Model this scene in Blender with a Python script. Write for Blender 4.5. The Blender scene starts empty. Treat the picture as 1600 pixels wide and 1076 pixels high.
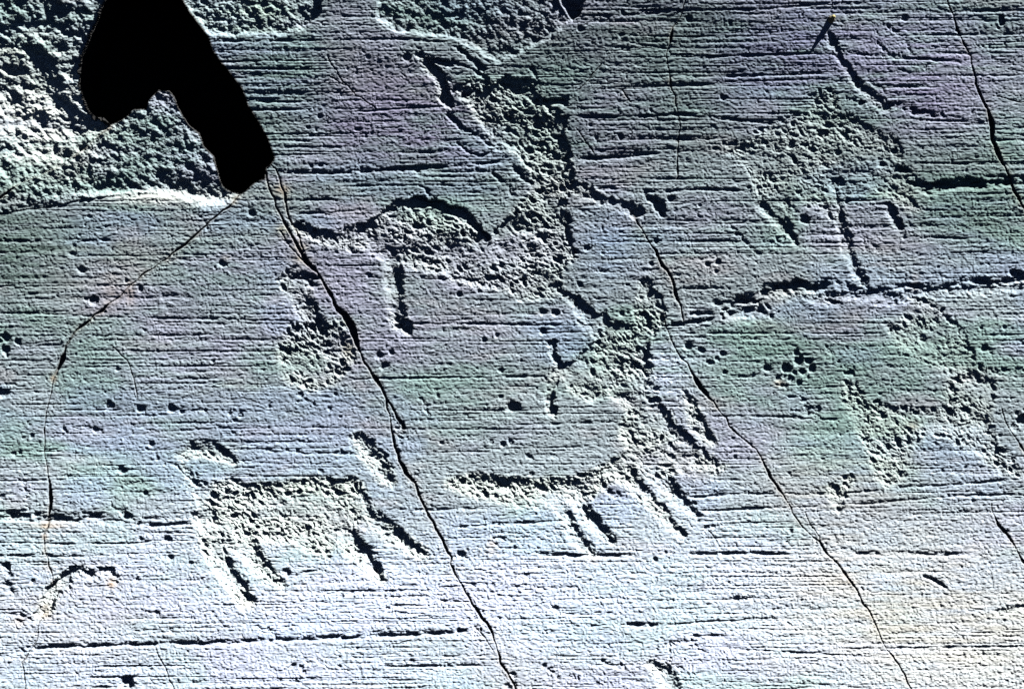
import bpy, math, time
import numpy as np

# ------------------------------------------------------------------ camera, sky, sun, exposure
S = 1.0 / 1600.0                      # one photo pixel on the rock face = 0.625 mm; the frame is 1 m wide
DIST = 4.0
TILT = math.radians(-4)               # the rock face stands upright, leaning out a little
R_ = np.array([1.0, 0.0, 0.0])
U_ = np.array([0.0, math.sin(TILT), math.cos(TILT)])
N_ = np.array([0.0, -math.cos(TILT), math.sin(TILT)])
ORG = np.array([0.0, 0.0, 1.6])       # middle of the picture on the rock
scene = bpy.context.scene
col = scene.collection

cam_d = bpy.data.cameras.new('camera')
cam_d.lens = 36.0 * DIST
cam_d.sensor_width = 36.0
cam_d.clip_start = 0.05
cam_d.clip_end = 200.0
cam = bpy.data.objects.new('camera', cam_d)
col.objects.link(cam)
from mathutils import Matrix, Vector
cam.matrix_world = Matrix(((R_[0], U_[0], N_[0], 0), (R_[1], U_[1], N_[1], 0), (R_[2], U_[2], N_[2], 0), (0, 0, 0, 1)))
cam.location = Vector(ORG + N_ * DIST)
scene.camera = cam

SUN_EL = math.radians(16.0)           # grazing angle over the middle of the face
SUN_AZ = math.radians(57.0)           # from the right, anticlockwise towards the top
Ld = math.cos(SUN_EL) * (math.cos(SUN_AZ) * R_ + math.sin(SUN_AZ) * U_) + math.sin(SUN_EL) * N_
sun_d = bpy.data.lights.new('sun', 'SUN')
sun_d.energy = 5.0
sun_d.angle = math.radians(0.5)
sun_d.color = (1.0, 0.98, 0.945)
sun = bpy.data.objects.new('sun', sun_d)
col.objects.link(sun)
sun.rotation_euler = Vector(Ld).to_track_quat('Z', 'Y').to_euler()
sun.location = Vector(ORG + 3 * Ld)

world = bpy.data.worlds.new('World')
scene.world = world
world.use_nodes = True
nt = world.node_tree
sky = nt.nodes.new('ShaderNodeTexSky')
sky.sky_type = 'NISHITA'
sky.sun_disc = False
sky.sun_elevation = math.asin(Ld[2])
sky.sun_rotation = math.atan2(Ld[0], Ld[1])
sky.altitude = 3000
sky.air_density = 0.045
sky.dust_density = 0.0
sky.ozone_density = 0.0
nt.links.new(sky.outputs[0], nt.nodes['Background'].inputs[0])
nt.nodes['Background'].inputs[1].default_value = 0.05
scene.view_settings.view_transform = 'Standard'
scene.view_settings.look = 'None'
scene.view_settings.exposure = 2.02
scene.view_settings.gamma = 1.0
scene.cycles.diffuse_bounces = 0
scene.cycles.use_denoising = False
scene.render.filter_size = 1.15

# ------------------------------------------------------------------ grid of the rock face, in photo pixels
rng = np.random.default_rng(7)
STEP = 1.25
def axis(lo, hi, reach):
    a = np.arange(lo, hi + STEP, STEP)
    d, o = STEP, []
    p = 0.0
    while p < reach:
        d *= 1.05
        p += d
        o.append(p)
    o = np.array(o)
    return np.concatenate([(a[0] - o)[::-1], a, a[-1] + o])
X = axis(-170, 1770, 700)
Y = axis(-120, 1196, 600)
NX, NY = len(X), len(Y)
XX, YY = np.meshgrid(X, Y)
cellx = np.gradient(X)
celly = np.gradient(Y)
FADE = np.clip(3.0 / np.maximum(cellx[None, :], celly[:, None]), 0, 1)   # fine grain fades where the mesh is coarse outside the frame

def sstep(a, b, v):
    t = np.clip((v - a) / (b - a), 0, 1)
    return t * t * (3 - 2 * t)

def vnoise(x, y, seed):
    """smooth value noise in -1..1"""
    r = np.random.default_rng(seed)
    T = r.random((256, 256)).astype(np.float32) * 2 - 1
    xi = np.floor(x).astype(np.int64)
    yi = np.floor(y).astype(np.int64)
    fx = (x - xi).astype(np.float32)
    fy = (y - yi).astype(np.float32)
    fx = fx * fx * fx * (fx * (fx * 6 - 15) + 10)
    fy = fy * fy * fy * (fy * (fy * 6 - 15) + 10)
    x0, x1, y0, y1 = xi & 255, (xi + 1) & 255, yi & 255, (yi + 1) & 255
    a = T[y0, x0]; b = T[y0, x1]; c = T[y1, x0]; d = T[y1, x1]
    return (a + (b - a) * fx) * (1 - fy) + (c + (d - c) * fx) * fy

def fbm(x, y, seed, octaves=4, gain=0.5):
    s, amp, tot = 0, 1.0, 0
    for k in range(octaves):
        s = s + amp * vnoise(x * 2 ** k + 17.3 * k, y * 2 ** k + 5.1 * k, seed + k)
        tot += amp
        amp *= gain
    return s / tot

def window(x0, x1, y0, y1):
    i0, i1 = np.searchsorted(X, [x0, x1])
    j0, j1 = np.searchsorted(Y, [y0, y1])
    return slice(max(j0 - 1, 0), min(j1 + 1, NY)), slice(max(i0 - 1, 0), min(i1 + 1, NX))

def poly_sd(pts, m):
    """signed distance (positive inside) in a window m px round the polygon"""
    P = np.array(pts, float)
    w = window(P[:, 0].min() - m, P[:, 0].max() + m, P[:, 1].min() - m, P[:, 1].max() + m)
    x, y = XX[w], YY[w]
    d2 = np.full(x.shape, 1e12)
    ins = np.zeros(x.shape, bool)
    for (ax, ay), (bx, by) in zip(P, np.roll(P, -1, 0)):
        ex, ey = bx - ax, by - ay
        t = np.clip(((x - ax) * ex + (y - ay) * ey) / (ex * ex + ey * ey + 1e-9), 0, 1)
        d2 = np.minimum(d2, (x - ax - t * ex) ** 2 + (y - ay - t * ey) ** 2)
        if by != ay:
            c = ((ay > y) != (by > y)) & (x < ex * (y - ay) / ey + ax)
            ins ^= c
    d = np.sqrt(d2)
    return w, np.where(ins, d, -d)

def line_d(pts, m):
    """(window, distance to the line, local half width) of a polyline of (x, y, half width)"""
    P = np.array(pts, float)
    w = window(P[:, 0].min() - m, P[:, 0].max() + m, P[:, 1].min() - m, P[:, 1].max() + m)
    x, y = XX[w], YY[w]
    best = np.full(x.shape, 1e9)
    hw = np.ones(x.shape)
    for a, b in zip(P[:-1], P[1:]):
        ex, ey = b[0] - a[0], b[1] - a[1]
        t = np.clip(((x - a[0]) * ex + (y - a[1]) * ey) / (ex * ex + ey * ey + 1e-9), 0, 1)
        d = np.hypot(x - a[0] - t * ex, y - a[1] - t * ey)
        u = d < best
        best = np.where(u, d, best)
        hw = np.where(u, a[2] + (b[2] - a[2]) * t, hw)
    return w, best, hw

# ------------------------------------------------------------------ noise shared by everything
JIT = fbm(XX / 11, YY / 9, 31, 3, 0.6)                 # makes every traced edge ragged
JIT2 = fbm(XX / 26, YY / 22, 41, 2, 0.5)
JIT4 = fbm(XX / 15, YY / 8, 47, 2, 0.6)
JIT3 = fbm(XX / 48, YY / 40, 45, 2, 0.5)

# fields
CARVE = np.zeros((NY, NX))            # depth cut into the face
PECK = np.zeros((NY, NX))             # how strongly the point is pecked
ROUGH = np.zeros((NY, NX))            # how strongly the point is broken
SMOOTH = np.zeros((NY, NX))           # where the striae are worn away
CRK = np.zeros((NY, NX))
CRKN = np.zeros((NY, NX))
PID = np.full((NY, NX), -1, np.int32) # which part owns the point
PARTS = []                            # (name, slab, label, parent)

def part(name, slab, label=None, parent=None, group=None):
    PARTS.append((name, slab, label, parent, group))
    return len(PARTS) - 1

def cut(w, sd, depth, edge, peck, pid, jit=2.5, own=0.0):
    s = sd + jit * 2.6 * JIT[w] + jit * 1.5 * JIT2[w]
    gy, gx = np.gradient(sd)
    nn = np.hypot(gx, gy) + 1e-6
    face = (gx * 0.54 - gy * 0.84) / nn                  # the side below and left of a cut slopes gently
    e = edge * (0.95 + 1.3 * np.clip(face, 0, 1)) * (1 + 0.4 * JIT3[w])
    k = sstep(-e * 0.35, e * 0.65, s)
    CARVE[w] = np.maximum(CARVE[w], depth * k * (0.74 + 0.5 * JIT3[w] + 0.35 * JIT2[w]))
    PECK[w] = np.maximum(PECK[w], peck * sstep(-9, 6, sd + 2 * JIT2[w]))
    if pid is not None:
        sel = s > own
        PID[w] = np.where(sel, pid, PID[w])

def region(pts, depth=5.5, edge=7, peck=1.0, pid=None, jit=3.0):
    w, sd = poly_sd(pts, 14)
    cut(w, sd, depth, edge, peck, pid, jit)

def stroke(pts, wid, depth=5.0, edge=6, peck=1.0, pid=None, jit=2.5):
    """a pecked band, WID px wide"""
    P = [(p[0], p[1], (p[2] if len(p) > 2 else wid) / 2) for p in pts]
    w, d, hw = line_d(P, wid + 14)
    cut(w, hw - d, depth * 1.25, max(edge, 0.42 * wid), peck, pid, jit)

def groove(pts, wid, depth=None, pid=None, jit=1.0, tilt=0.0):
    """a worn furrow; its dark shadow is WID px wide"""
    P = [(p[0], p[1] + 0.25 * wid, (p[2] if len(p) > 2 else wid) / 2) for p in pts]
    w, d, hw = line_d(P, wid + 10)
    s = hw - d + 1.7 * jit * JIT[w] + 0.4 * jit * JIT2[w]
    dep = wid * 0.55 if depth is None else depth
    x = XX[w]
    ends = sstep(0, 30, x - min(p[0] for p in pts) + 6) * sstep(0, 30, max(p[0] for p in pts) - x + 6) if abs(P[0][0] - P[-1][0]) > 70 else 1.0
    k = sstep(-wid * 0.25, wid * 0.5, s) * ends * np.clip(0.85 + 0.5 * JIT2[w] + 1.2 * JIT4[w], 0.08, 1.4)
    CARVE[w] = np.maximum(CARVE[w], dep * 0.85 * k)
    if pid is not None:
        PID[w] = np.where((s > -0.5) & (ends > 0.3), pid, PID[w])

RP = np.random.default_rng(909)
def blows(pts, wid):
    """a dark row of overlapping hammer blows along a line"""
    groove(pts, wid * 0.85, wid * 0.2, None, 3.5)
    for a, b in zip(pts[:-1], pts[1:]):
        ln = math.hypot(b[0] - a[0], b[1] - a[1])
        for _ in range(max(2, int(ln / (0.55 * wid)))):
            t = RP.random()
            rr = wid * RP.uniform(0.24, 0.52)
            x = a[0] + (b[0] - a[0]) * t + RP.normal(0, 0.22 * wid) - 0.05 * wid
            y = a[1] + (b[1] - a[1]) * t + RP.normal(0, 0.22 * wid) + 0.15 * wid
            th = RP.normal(0.6, 0.6)
            w = window(x - 2.2 * rr, x + 2.2 * rr, y - 2.2 * rr, y + 2.2 * rr)
            dx, dy = XX[w] - x, YY[w] - y
            q = np.hypot((dx * math.cos(th) + dy * math.sin(th)) / (1.25 * rr), (dy * math.cos(th) - dx * math.sin(th)) / (0.8 * rr)) + 0.5 * JIT[w]
            CARVE[w] = np.maximum(CARVE[w], rr * RP.uniform(0.45, 1.15) * sstep(1.25, 0.35, q))

def pit(x, y, r, depth=None, ry=None, pid=None):
    ry = ry or r
    w = window(x - r * 2.2, x + r * 2.2, y - ry * 2.2, y + ry * 2.2)
    q = np.hypot((XX[w] - x) / r, (YY[w] - y) / ry)
    s = 1.0 - q + 0.5 * JIT[w] + 0.3 * JIT2[w]
    k = sstep(-0.25, 0.5, s)
    CARVE[w] = np.maximum(CARVE[w], (depth or 0.62 * min(r, ry)) * k)
    if pid is not None:
        PID[w] = np.where(s > 0, pid, PID[w])

def crack(pts, pid=None, jit=1.2, depth=14.0):
    P = np.array([(p[0], p[1], max(0.2, (p[2] - 1.3) / 2 if p[2] < 6 else (p[2] - 0.9) / 2)) for p in pts], float)
    # wander between the traced points
    Q = [P[0]]
    r = np.random.default_rng(int(P[0, 0] * 7 + P[0, 1]))
    for a, b in zip(P[:-1], P[1:]):
        n = max(1, int(np.hypot(*(b - a)[:2]) / 9))
        for i in range(1, n + 1):
            q = a + (b - a) * i / n
            if i < n:
                q = q + np.array([r.normal(0, 1.1), r.normal(0, 1.1), r.normal(0, 0.3)])
            Q.append(q)
    w, d, hw = line_d(Q, 16)
    s = np.maximum(hw, 0.35) - d + 0.5 * jit * JIT[w] * np.clip(hw, 0.3, 2)
    k = sstep(-1.3, 0.9, s)
    CARVE[w] = np.maximum(CARVE[w], np.minimum(depth, 1.5 + 2.6 * np.maximum(hw, 0.2)) * k)
    CRK[w] = np.maximum(CRK[w], k)
    CRKN[w] = np.maximum(CRKN[w], np.exp(-np.maximum(d - hw, 0) / 4.0) * sstep(0.25, 0.6, hw))
    for q_ in Q[::2]:                                    # chipped lips
        if r.random() < 0.3 and q_[2] > 0.5:
            rr = r.uniform(1.5, 3.6)
            pit(q_[0] + r.normal(0, 2.2), q_[1] + r.normal(0, 2.2), rr, 0.7 * rr, rr * r.uniform(0.6, 1.0))
    if pid is not None:
        PID[w] = np.where(s > -0.9, pid, PID[w])

# ------------------------------------------------------------------ the slabs (which block each point belongs to)
CRACK_A = [(372,306,4),(363,318,2.5),(348,329,3),(328,345,2.5),(311,362,3),(299,373,4),(288,383,5),(268,397,2.5),(246,414,2),(221,430,3),(204,445,2.5),(187,464,2.5),(167,477,3),(147,492,3),(134,505,4.5),(117,519,3),(107,534,3),(101,551,4),(97,562,9),(92,573,7),(84,589,2.5),(80,614,1.5),(72,644,2),(69,671,3),(70,695,2),(71,718,1.6),(75,743,2),(79,776,6),(77,796,5),(75,823,3),(68,835,1.2),(69,850,1.2),(75,873,1.2),(82,900,1.2),(78,930,0.6),(62,970,0.4),(57,1000,0.6),(34,1035,2.2),(38,1061,1.2),(40,1110,1.2)]
CRACK_B = [(416,270,3),(419,290,3),(424,303,3.5),(430,321,3),(438,335,3),(450,358,4),(466,386,5),(480,410,7),(497,427,3.5),(510,450,5),(529,484,7),(543,500,12),(552,518,11),(557,534,8),(564,553,3),(581,584,4),(588,593,8),(596,606,4),(604,624,4),(609,648,2),(612,674,3.5),(617,698,5),(624,720,5),(634,738,8),(648,753,4),(659,783,4),(670,806,4.5),(681,826,5),(694,850,5),(706,870,3.5),(703,880,2),(711,897,3.5),(728,927,2.5),(748,957,5),(765,980,4.5),(775,1007,2),(781,1034,4),(801,1064,4.5),(812,1090,4),(822,1112,4)]
CRACK_C = [(988,330,3),(1004,360,2),(1017,383,2.5),(1031,407,5),(1047,430,3.5),(1054,450,5),(1064,477,2.5),(1069,507,1.5)]
CRACK_C2 = [(a, b, c * 0.8) for a, b, c in [(1034,488,3),(1047,527,3),(1059,551,3),(1074,567,3),(1083,585,4),(1090,598,8),(1101,612,8),(1108,622,4),(1121,638,3),(1145,671,4),(1165,688,3),(1181,701,2.5),(1190,716,3),(1200,736,5),(1213,757,6),(1224,773,4),(1237,800,2.5),(1254,823,2.5),(1270,838,2.5),(1281,846,5),(1294,867,3.5),(1314,887,3.5),(1331,910,5),(1344,933,2.5),(1358,953,3),(1369,977,3),(1381,1007,2),(1398,1030,4),(1414,1054,4),(1426,1080,3),(1438,1112,3)]]
CRACK_D = [(1470,-30,2),(1480,0,2),(1488,20,2.5),(1498,50,4),(1511,77,2.5),(1521,110,2.5),(1530,144,4),(1543,171,4),(1550,194,8),(1550,217,6),(1558,237,7),(1570,261,3),(1581,288,5),(1595,318,4),(1610,350,3),(1640,400,3)]
CRACK_E = [(1071,0,1.6),(1066,20,1.6),(1051,43,2.2),(1049,57,5),(1046,70,2),(1041,84,1.6),(1046,114,2),(1049,140,2.5),(1058,171,1.6),(1063,197,1.2),(1059,231,1.6),(1058,261,2.5),(1058,280,1.2)]
CRACK_F = [(1549,786,1.2),(1554,806,1.6),(1560,820,5),(1578,840,4),(1587,855,2),(1597,875,4),(1612,905,3)]
CRACK_F2 = [(1565,638,1),(1572,661,1.4),(1584,680,2),(1600,705,2.5)]
CRACK_G = [(-30,328,3),(0,309,4),(20,294,2.5),(43,281,2),(66,272,2),(90,261,2.5),(104,249,2),(134,231,3),(147,217,3),(160,206,3),(171,197,2.5)]
HOLE = [(164,0),(154,27),(142,54),(134,77),(127,90),(125,114),(124,134),(129,150),(137,171),(147,181),(160,182),(172,194),(194,184),(207,171),(227,169),(231,154),(247,140),(264,141),(273,152),(278,167),(294,194),(311,207),(318,227),(334,244),(339,264),(346,288),(355,296),(376,303),(390,291),(401,283),(413,279),(415,261),(423,256),(428,247),(418,217),(401,187),(388,167),(378,140),(361,117),(344,97),(331,77),(324,57),(311,40),(298,23),(284,0),(262,-38),(225,-70),(185,-55)]
SLABS = ['main', 'mid', 'left', 'block', 'corner', 'sliver', 'hollow']
SL = np.zeros((NY, NX), np.int8)
def mark(pts, k):
    w, sd = poly_sd(pts, 2)
    SL[w] = np.where(sd > 0, k, SL[w])
xy = lambda c: [(p[0], p[1]) for p in c]
BIG = 2500
mark(xy(CRACK_D) + [(BIG, 900), (BIG, -BIG), (1450, -BIG)], 4)
mark(xy(CRACK_B) + [(1100, BIG), (-BIG, BIG), (-BIG, 200), (390, 292)], 1)
mark(xy(CRACK_A) + [(60, BIG), (-BIG, BIG), (-BIG, 300), (0, 300), (172, 190), (172, 120), (340, 120), (376, 303)], 2)
mark(xy(CRACK_G) + [(172, 194), (160, 150), (240, -70), (240, -BIG), (-BIG, -BIG), (-BIG, 380)], 3)
mark([(419,262),(424,256),(431,264),(437,280),(444,300),(447,322),(452,342),(446,350),(438,335),(430,321),(424,303),(417,280)], 5)

# ------------------------------------------------------------------ broken rock
def rough(pts, amt, depth, edge, pid=None, jit=4.0):
    w, sd = poly_sd(pts, 30)
    s = sd + jit * JIT[w] + jit * JIT2[w]
    k = sstep(-edge * 0.3, edge * 0.7, s)
    CARVE[w] = np.maximum(CARVE[w], depth * k)
    ROUGH[w] = np.maximum(ROUGH[w], amt * sstep(-4, 5, s))
    if pid is not None:
        PID[w] = np.where(s > 0, pid, PID[w])

p = part('broken_scar', 'left', 'rough broken hollow with a bright lower edge beside the black recess')
rough([(-900,-700),(258,-700),(258,90),(310,130),(350,190),(385,260),(376,303),(352,318),(321,320),(284,310),(251,303),(144,309),(110,313),(67,324),(20,330),(-900,360)], 1.0, 13, 22, p, 2.0)
PID[(PID == p) & (SL != 2)] = -1
p = part('broken_scar', 'main', 'grainy broken patch between the black recess and the small dark notch')
rough([(262,-60),(284,0),(298,23),(324,52),(335,57),(385,58),(435,53),(474,45),(498,23),(504,0),(510,-60)], 0.85, 6, 10, p)
p = part('broken_scar', 'main', 'broad grainy broken patch along the top edge ending in a point')
rough([(585,-60),(588,0),(590,30),(601,42),(627,50),(668,57),(711,62),(738,76),(765,90),(775,99),(801,86),(831,76),(864,60),(890,36),(894,28),(874,0),(860,-60)], 0.75, 6, 9, p)
p = part('notch', 'main')
region([(872,-30),(920,-30),(914,0),(903,24),(895,34),(888,26),(876,4)], 22, 6, 0, p, 1.0)
p = part('notch', 'main')
region([(480,4),(492,-2),(503,0),(501,20),(489,27),(478,18)], 8, 6, 0, p, 1.5)
# dark clefts in the rough block
for c in ([(108,20,10),(112,45,16),(124,66,16),(130,76,8)], [(62,50,8),(82,55,12),(98,54,6)], [(106,155,9),(120,160,9),(135,178,5)], [(36,70,8),(44,90,12)], [(102,215,7),(118,232,8)], [(75,150,6),(84,152,8)], [(60,110,8),(72,122,6)]):
    groove(c, 12, 11)

# ------------------------------------------------------------------ the deep recess
w, sd = poly_sd(HOLE, 20)
s = sd + 1.2 * JIT[w]
CARVE[w] = np.maximum(CARVE[w], 420 * sstep(0.4, 8, s))
ROUGH[w] *= np.where(s > 0, 0.3, 1)
SL[w] = np.where(s > -0.5, 6, SL[w])
PID[w] = np.where(s > -0.5, -1, PID[w])
hgy, hgx = np.gradient(sd)
hn = np.hypot(hgx, hgy) + 1e-6
SHX = np.zeros((NY, NX)); SHY = np.zeros((NY, NX))
hk = 20 * sstep(0.0, 3.0, s)                 # the lip overhangs the cavity
SHX[w] = -hgx / hn * hk; SHY[w] = -hgy / hn * hk
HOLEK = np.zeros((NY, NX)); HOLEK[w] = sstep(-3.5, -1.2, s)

blk = sstep(0.2, 0.9, ROUGH) * (SL == 3)
CARVE += blk * (0.16 * np.clip(0.54 * XX - 0.84 * (YY - 330), -40, 150) - 19)
wdg = sstep(0.2, 0.9, ROUGH) * (SL == 2)
CARVE += wdg * (-8 + 7 * sstep(262, 304, YY) * sstep(60, 200, XX) + 0.02 * np.clip(XX - 250, -200, 100))
# ------------------------------------------------------------------ worn furrows and ledges (dark line, bright lower lip)
def G(pts, wid, named=False, slab='main', label=None, depth=None):
    groove(pts, wid, depth, part('groove', slab, label) if named else None)
G([(328,63),(400,63),(470,62),(540,61),(620,60),(711,66)], 4.5, True)
G([(345,96),(400,95)], 3.5); G([(420,107),(482,106)], 4.5); G([(385,158),(470,159)], 4); G([(388,171),(480,170)], 4); G([(500,145),(600,143)], 2.5)
G([(530,175),(614,170),(701,164)], 4.5, True)
G([(500,192),(560,190),(640,188)], 3)
G([(432,268),(500,268),(540,267),(620,262),(700,258),(790,250)], 7.5, True)
G([(540,289),(680,288),(770,288)], 4.5); G([(655,275),(770,277)], 4); G([(450,312),(520,310)], 5); G([(465,332),(520,330),(570,326)], 5)
G([(345,112),(420,112)],3); G([(400,210),(640,206)],2.5); G([(400,228),(560,229)],3)
G([(985,16),(1100,15),(1200,13),(1254,8),(1285,6)], 4.5, True)
G([(905,23),(980,22),(1060,17)], 4); G([(965,54),(1050,57),(1190,56)], 3.5); G([(985,66),(1045,76)], 3.5); G([(860,80),(1000,78)], 2.5)
G([(1040,84),(1120,87),(1280,82)], 4.5); G([(1130,118),(1200,117),(1290,112)], 5); G([(1120,128),(1300,122)], 3); G([(840,133),(960,130)], 3)
G([(894,181),(1001,181),(1061,177),(1135,184),(1201,192),(1228,187)], 6, True)
G([(897,247),(960,244),(1036,237)], 7.5, True)
G([(900,294),(960,294),(1007,298),(1100,294),(1175,297)], 6, True)
G([(1424,54),(1600,53)], 4); G([(1421,89),(1460,92),(1505,97)], 5.5); G([(1505,82),(1600,82)], 3.5); G([(1431,187),(1545,190)], 4); G([(1521,219),(1610,217)], 4.5)
G([(1405,118),(1600,117)], 3); G([(1450,236),(1540,232)], 2.5); G([(1430,208),(1520,206)], 2.5); G([(1440,254),(1510,256)], 4); G([(1600,15),(1450,20)], 3)
G([(-30,376),(60,375),(185,374)], 6); G([(-30,394),(60,393)], 4); G([(-30,447),(120,446),(280,445)], 3)
G([(-30,488),(60,489),(167,494),(301,497),(465,500)], 4, True, 'mid', 'long straight double furrow crossing towards the pecked disc')
G([(-30,496),(80,496),(167,500),(301,503),(465,506)], 2.5)
G([(20,524),(330,523)], 3); G([(150,531),(430,530)], 3); G([(110,538),(30,539)], 3.5); G([(130,568),(190,566),(260,568)], 3); G([(210,598),(350,597)], 2.5); G([(265,592),(350,590)], 3.5); G([(60,640),(200,639)], 3.5)
G([(350,403),(365,401),(465,401)], 3); G([(200,478),(300,478)],2.5); G([(0,600),(25,600)],3)
G([(620,505),(734,504),(880,507)], 4.5, True); G([(560,527),(690,529)], 3.5); G([(534,592),(651,589),(848,587)], 4.5, True)
G([(400,702),(440,701),(480,706),(560,707)], 5, True, 'mid'); G([(800,588),(850,587)], 4)
G([(1118,586),(1160,586),(1215,586)], 6, True); G([(1105,649),(1200,649),(1278,653),(1315,655)], 5, True); G([(800,662),(880,661),(971,658)], 4); G([(1061,450),(1128,449)], 4.5); G([(1050,520),(1200,520),(1380,520)], 4); G([(1120,530),(1320,529)], 2.5); G([(640,655),(770,651)],2.5)
G([(1431,370),(1535,372)], 4.5); G([(1480,394),(1555,392)], 4); G([(1520,412),(1600,411)], 3); G([(1530,523),(1600,521)],4)
G([(1067,776),(1178,770),(1300,770),(1400,763)], 5, True); G([(1091,797),(1160,794),(1225,791)], 5); G([(1334,787),(1455,776),(1600,770)], 5, True); G([(1390,761),(1500,755),(1600,746)], 5)
G([(1075,864),(1160,862),(1235,864)], 7, True); G([(1318,863),(1400,862),(1512,864)], 8, True); G([(835,864),(900,866),(994,866)], 8, True)
G([(874,977),(984,974),(1040,975),(1101,970),(1200,966)], 4.5); G([(980,973),(1025,974)], 9); G([(1085,991),(1138,992)], 6)
G([(15,1016),(80,1008),(134,1007),(217,1004),(301,1002),(401,999),(560,992),(634,989),(745,982)], 9, True, 'mid', 'long slightly rising furrow with a white lower lip near the bottom edge')
G([(598,1040),(680,1039),(755,1037)], 4.5, True, 'mid'); G([(668,1024),(765,1023)], 3.5); G([(140,1040),(300,1038)], 3)
G([(-30,846),(100,848),(200,848),(245,844)], 4); G([(-30,868),(150,868)], 3.5); G([(584,796),(657,795),(770,793),(868,788)], 5); G([(701,823),(780,817),(858,813)], 5)
G([(457,896),(490,891),(534,888)], 5); G([(400,870),(530,869)],3.5); G([(727,869),(760,868)], 6); G([(790,855),(825,854)], 4); G([(728,910),(760,911)], 3.5); G([(840,917),(900,915)], 5); G([(690,938),(735,939)],3)
G([(240,980),(380,979)],2.5); G([(1310,1012),(1600,1008)],4); G([(1140,1012),(1380,1026)],3.5); G([(1020,1060),(1300,1068)],3); G([(1320,972),(1345,972)],4)
p = part('ledge', 'left', 'dark ledge with a cream lower lip near the lower left corner')
groove([(-30,806),(0,806),(27,801),(60,803),(100,806),(140,805),(175,806)], 15, 8, p, 2.5)
groove([(140,806),(190,812),(240,820),(305,816)], 7, 3.5, None, 2)

# ------------------------------------------------------------------ the pecked figures
M = 'main'
# 1. big figure in the upper middle: slanting trunk, arched back, one leg
f1 = part('figure_carving', M, 'large pecked figure with a slanting trunk and an arched back below the top scar')
region([(708,140),(748,187),(768,227),(808,243),(818,256),(836,284),(826,305),(800,330),(765,374),(748,356),(718,335),(684,320),(650,314),(617,316),(590,336),(570,350),(520,362),(470,350),(455,352),(470,372),(520,388),(587,392),(601,412),(634,413),(694,432),(718,446),(791,458),(815,470),(880,462),(878,424),(900,402),(890,380),(884,356),(892,334),(880,311),(895,288),(896,264),(889,236),(884,214),(888,182),(850,152),(833,128),(785,122),(762,130),(735,124)], 5.0, 7, 1.0, f1, 3.5)
q = part('leg', M, None, f1)
stroke([(612,395,26),(615,434,28),(618,470,28),(624,500,28),(634,512,18)], 26, 5.5, 7, 1.0, q)
q = part('arm', M, None, f1)
stroke([(656,84,10),(674,105,14),(690,128,18),(692,150,18),(703,164,10)], 16, 6, 6, 1.0, q)
q = part('back_edge', M, None, f1)
stroke([(600,334,8),(622,319,13),(655,317,15),(690,322,16),(718,336,18),(745,356,16),(764,374,8)], 16, 10, 6, 0.2, q, 2)
for c, wd in (([(711,68),(738,92),(756,106)], 9), ([(708,94),(735,106),(762,122)], 7), ([(676,92),(702,98)], 10), ([(694,118),(706,130)], 8), ([(701,131),(735,126),(761,128)], 11), ([(785,130),(815,125),(835,127)], 12), ([(700,176),(720,196),(748,212),(770,228)], 7), ([(715,222),(735,238),(752,243),(768,236)], 5), ([(768,232),(810,234)], 6), ([(770,270),(790,285),(800,300)], 9), ([(795,252),(812,268),(832,284)], 9), ([(832,106),(842,128)], 6), ([(850,156),(880,156)], 13), ([(780,185),(800,190)], 9), ([(825,200),(840,225),(850,250)], 9), ([(790,160),(830,175),(850,190)], 9), ([(860,200),(880,205)], 8), ([(830,238),(862,248)], 8), ([(848,270),(875,268)], 9), ([(655,288),(665,292),(672,304)], 7), ([(880,320),(888,345),(886,372)], 11), ([(890,375),(899,392),(895,405)], 12), ([(840,308),(870,316)], 10), ([(592,262),(596,270)], 6), ([(650,262),(655,270)], 7)):
    groove(c, wd, wd * 0.6, None, 2)
# right of the trunk: pecks along the furrow
stroke([(895,290),(930,310),(975,322),(1000,330)], 20, 3.5, 6, 0.9, None)
for x, y, r in ((955,312,7),(994,335,9),(1030,322,10),(1048,312,6),(915,305,6),(1022,310,7),(940,318,5)):
    pit(x, y, r)
groove([(1008,304),(1024,312),(1034,332)], 10, 6, None, 2)
# 2. pecked disc with a stem
f2 = part('disc_carving', 'mid', 'round pecked disc with a short stem beside the middle crack')
region([(434,527),(458,508),(480,503),(500,500),(534,502),(548,528),(560,551),(540,583),(520,603),(484,610),(448,597),(433,567)], 5.5, 13, 1.1, f2)
q = part('stem', 'mid', None, f2)
stroke([(458,440,42),(470,460,38),(484,490,28),(494,506,20)], 30, 5, 8, 0.8, q)
groove([(456,430,20),(472,432,24),(488,434,20)], 22, 12, q, 1.5)
# 3. animal at the right of the middle: slanting body, neck, legs; long back line
f3 = part('animal_carving', M, 'tall pecked animal with a slanting body standing on a long back line')
region([(862,446),(900,464),(934,484),(954,497),(977,503),(991,504),(995,534),(1014,547),(1016,574),(1020,590),(1022,612),(1034,640),(1047,642),(1060,672),(1085,690),(1110,712),(1134,728),(1120,738),(1080,732),(1050,742),(1066,776),(1040,764),(1010,752),(1000,768),(960,752),(925,765),(905,742),(940,728),(967,712),(980,706),(967,681),(971,661),(981,644),(967,628),(947,614),(930,624),(918,628),(890,614),(868,578),(880,570),(905,556),(928,530),(906,508),(884,468)], 5.5, 7, 1.0, f3)
q = part('neck', M, None, f3)
region([(1000,440),(1012,434),(1034,462),(1040,480),(1030,510),(1020,534),(1014,550),(994,540),(988,504),(991,474)], 4.5, 6, 1.0, q)
q = part('leg', M, None, f3)
stroke([(862,536),(868,556),(874,574)], 12, 5.5, 5, 0.6, q); stroke([(874,574,14),(862,600,12),(857,615,12),(860,632,14),(867,648,8)], 12, 5.5, 5, 0.8, q)
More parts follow.
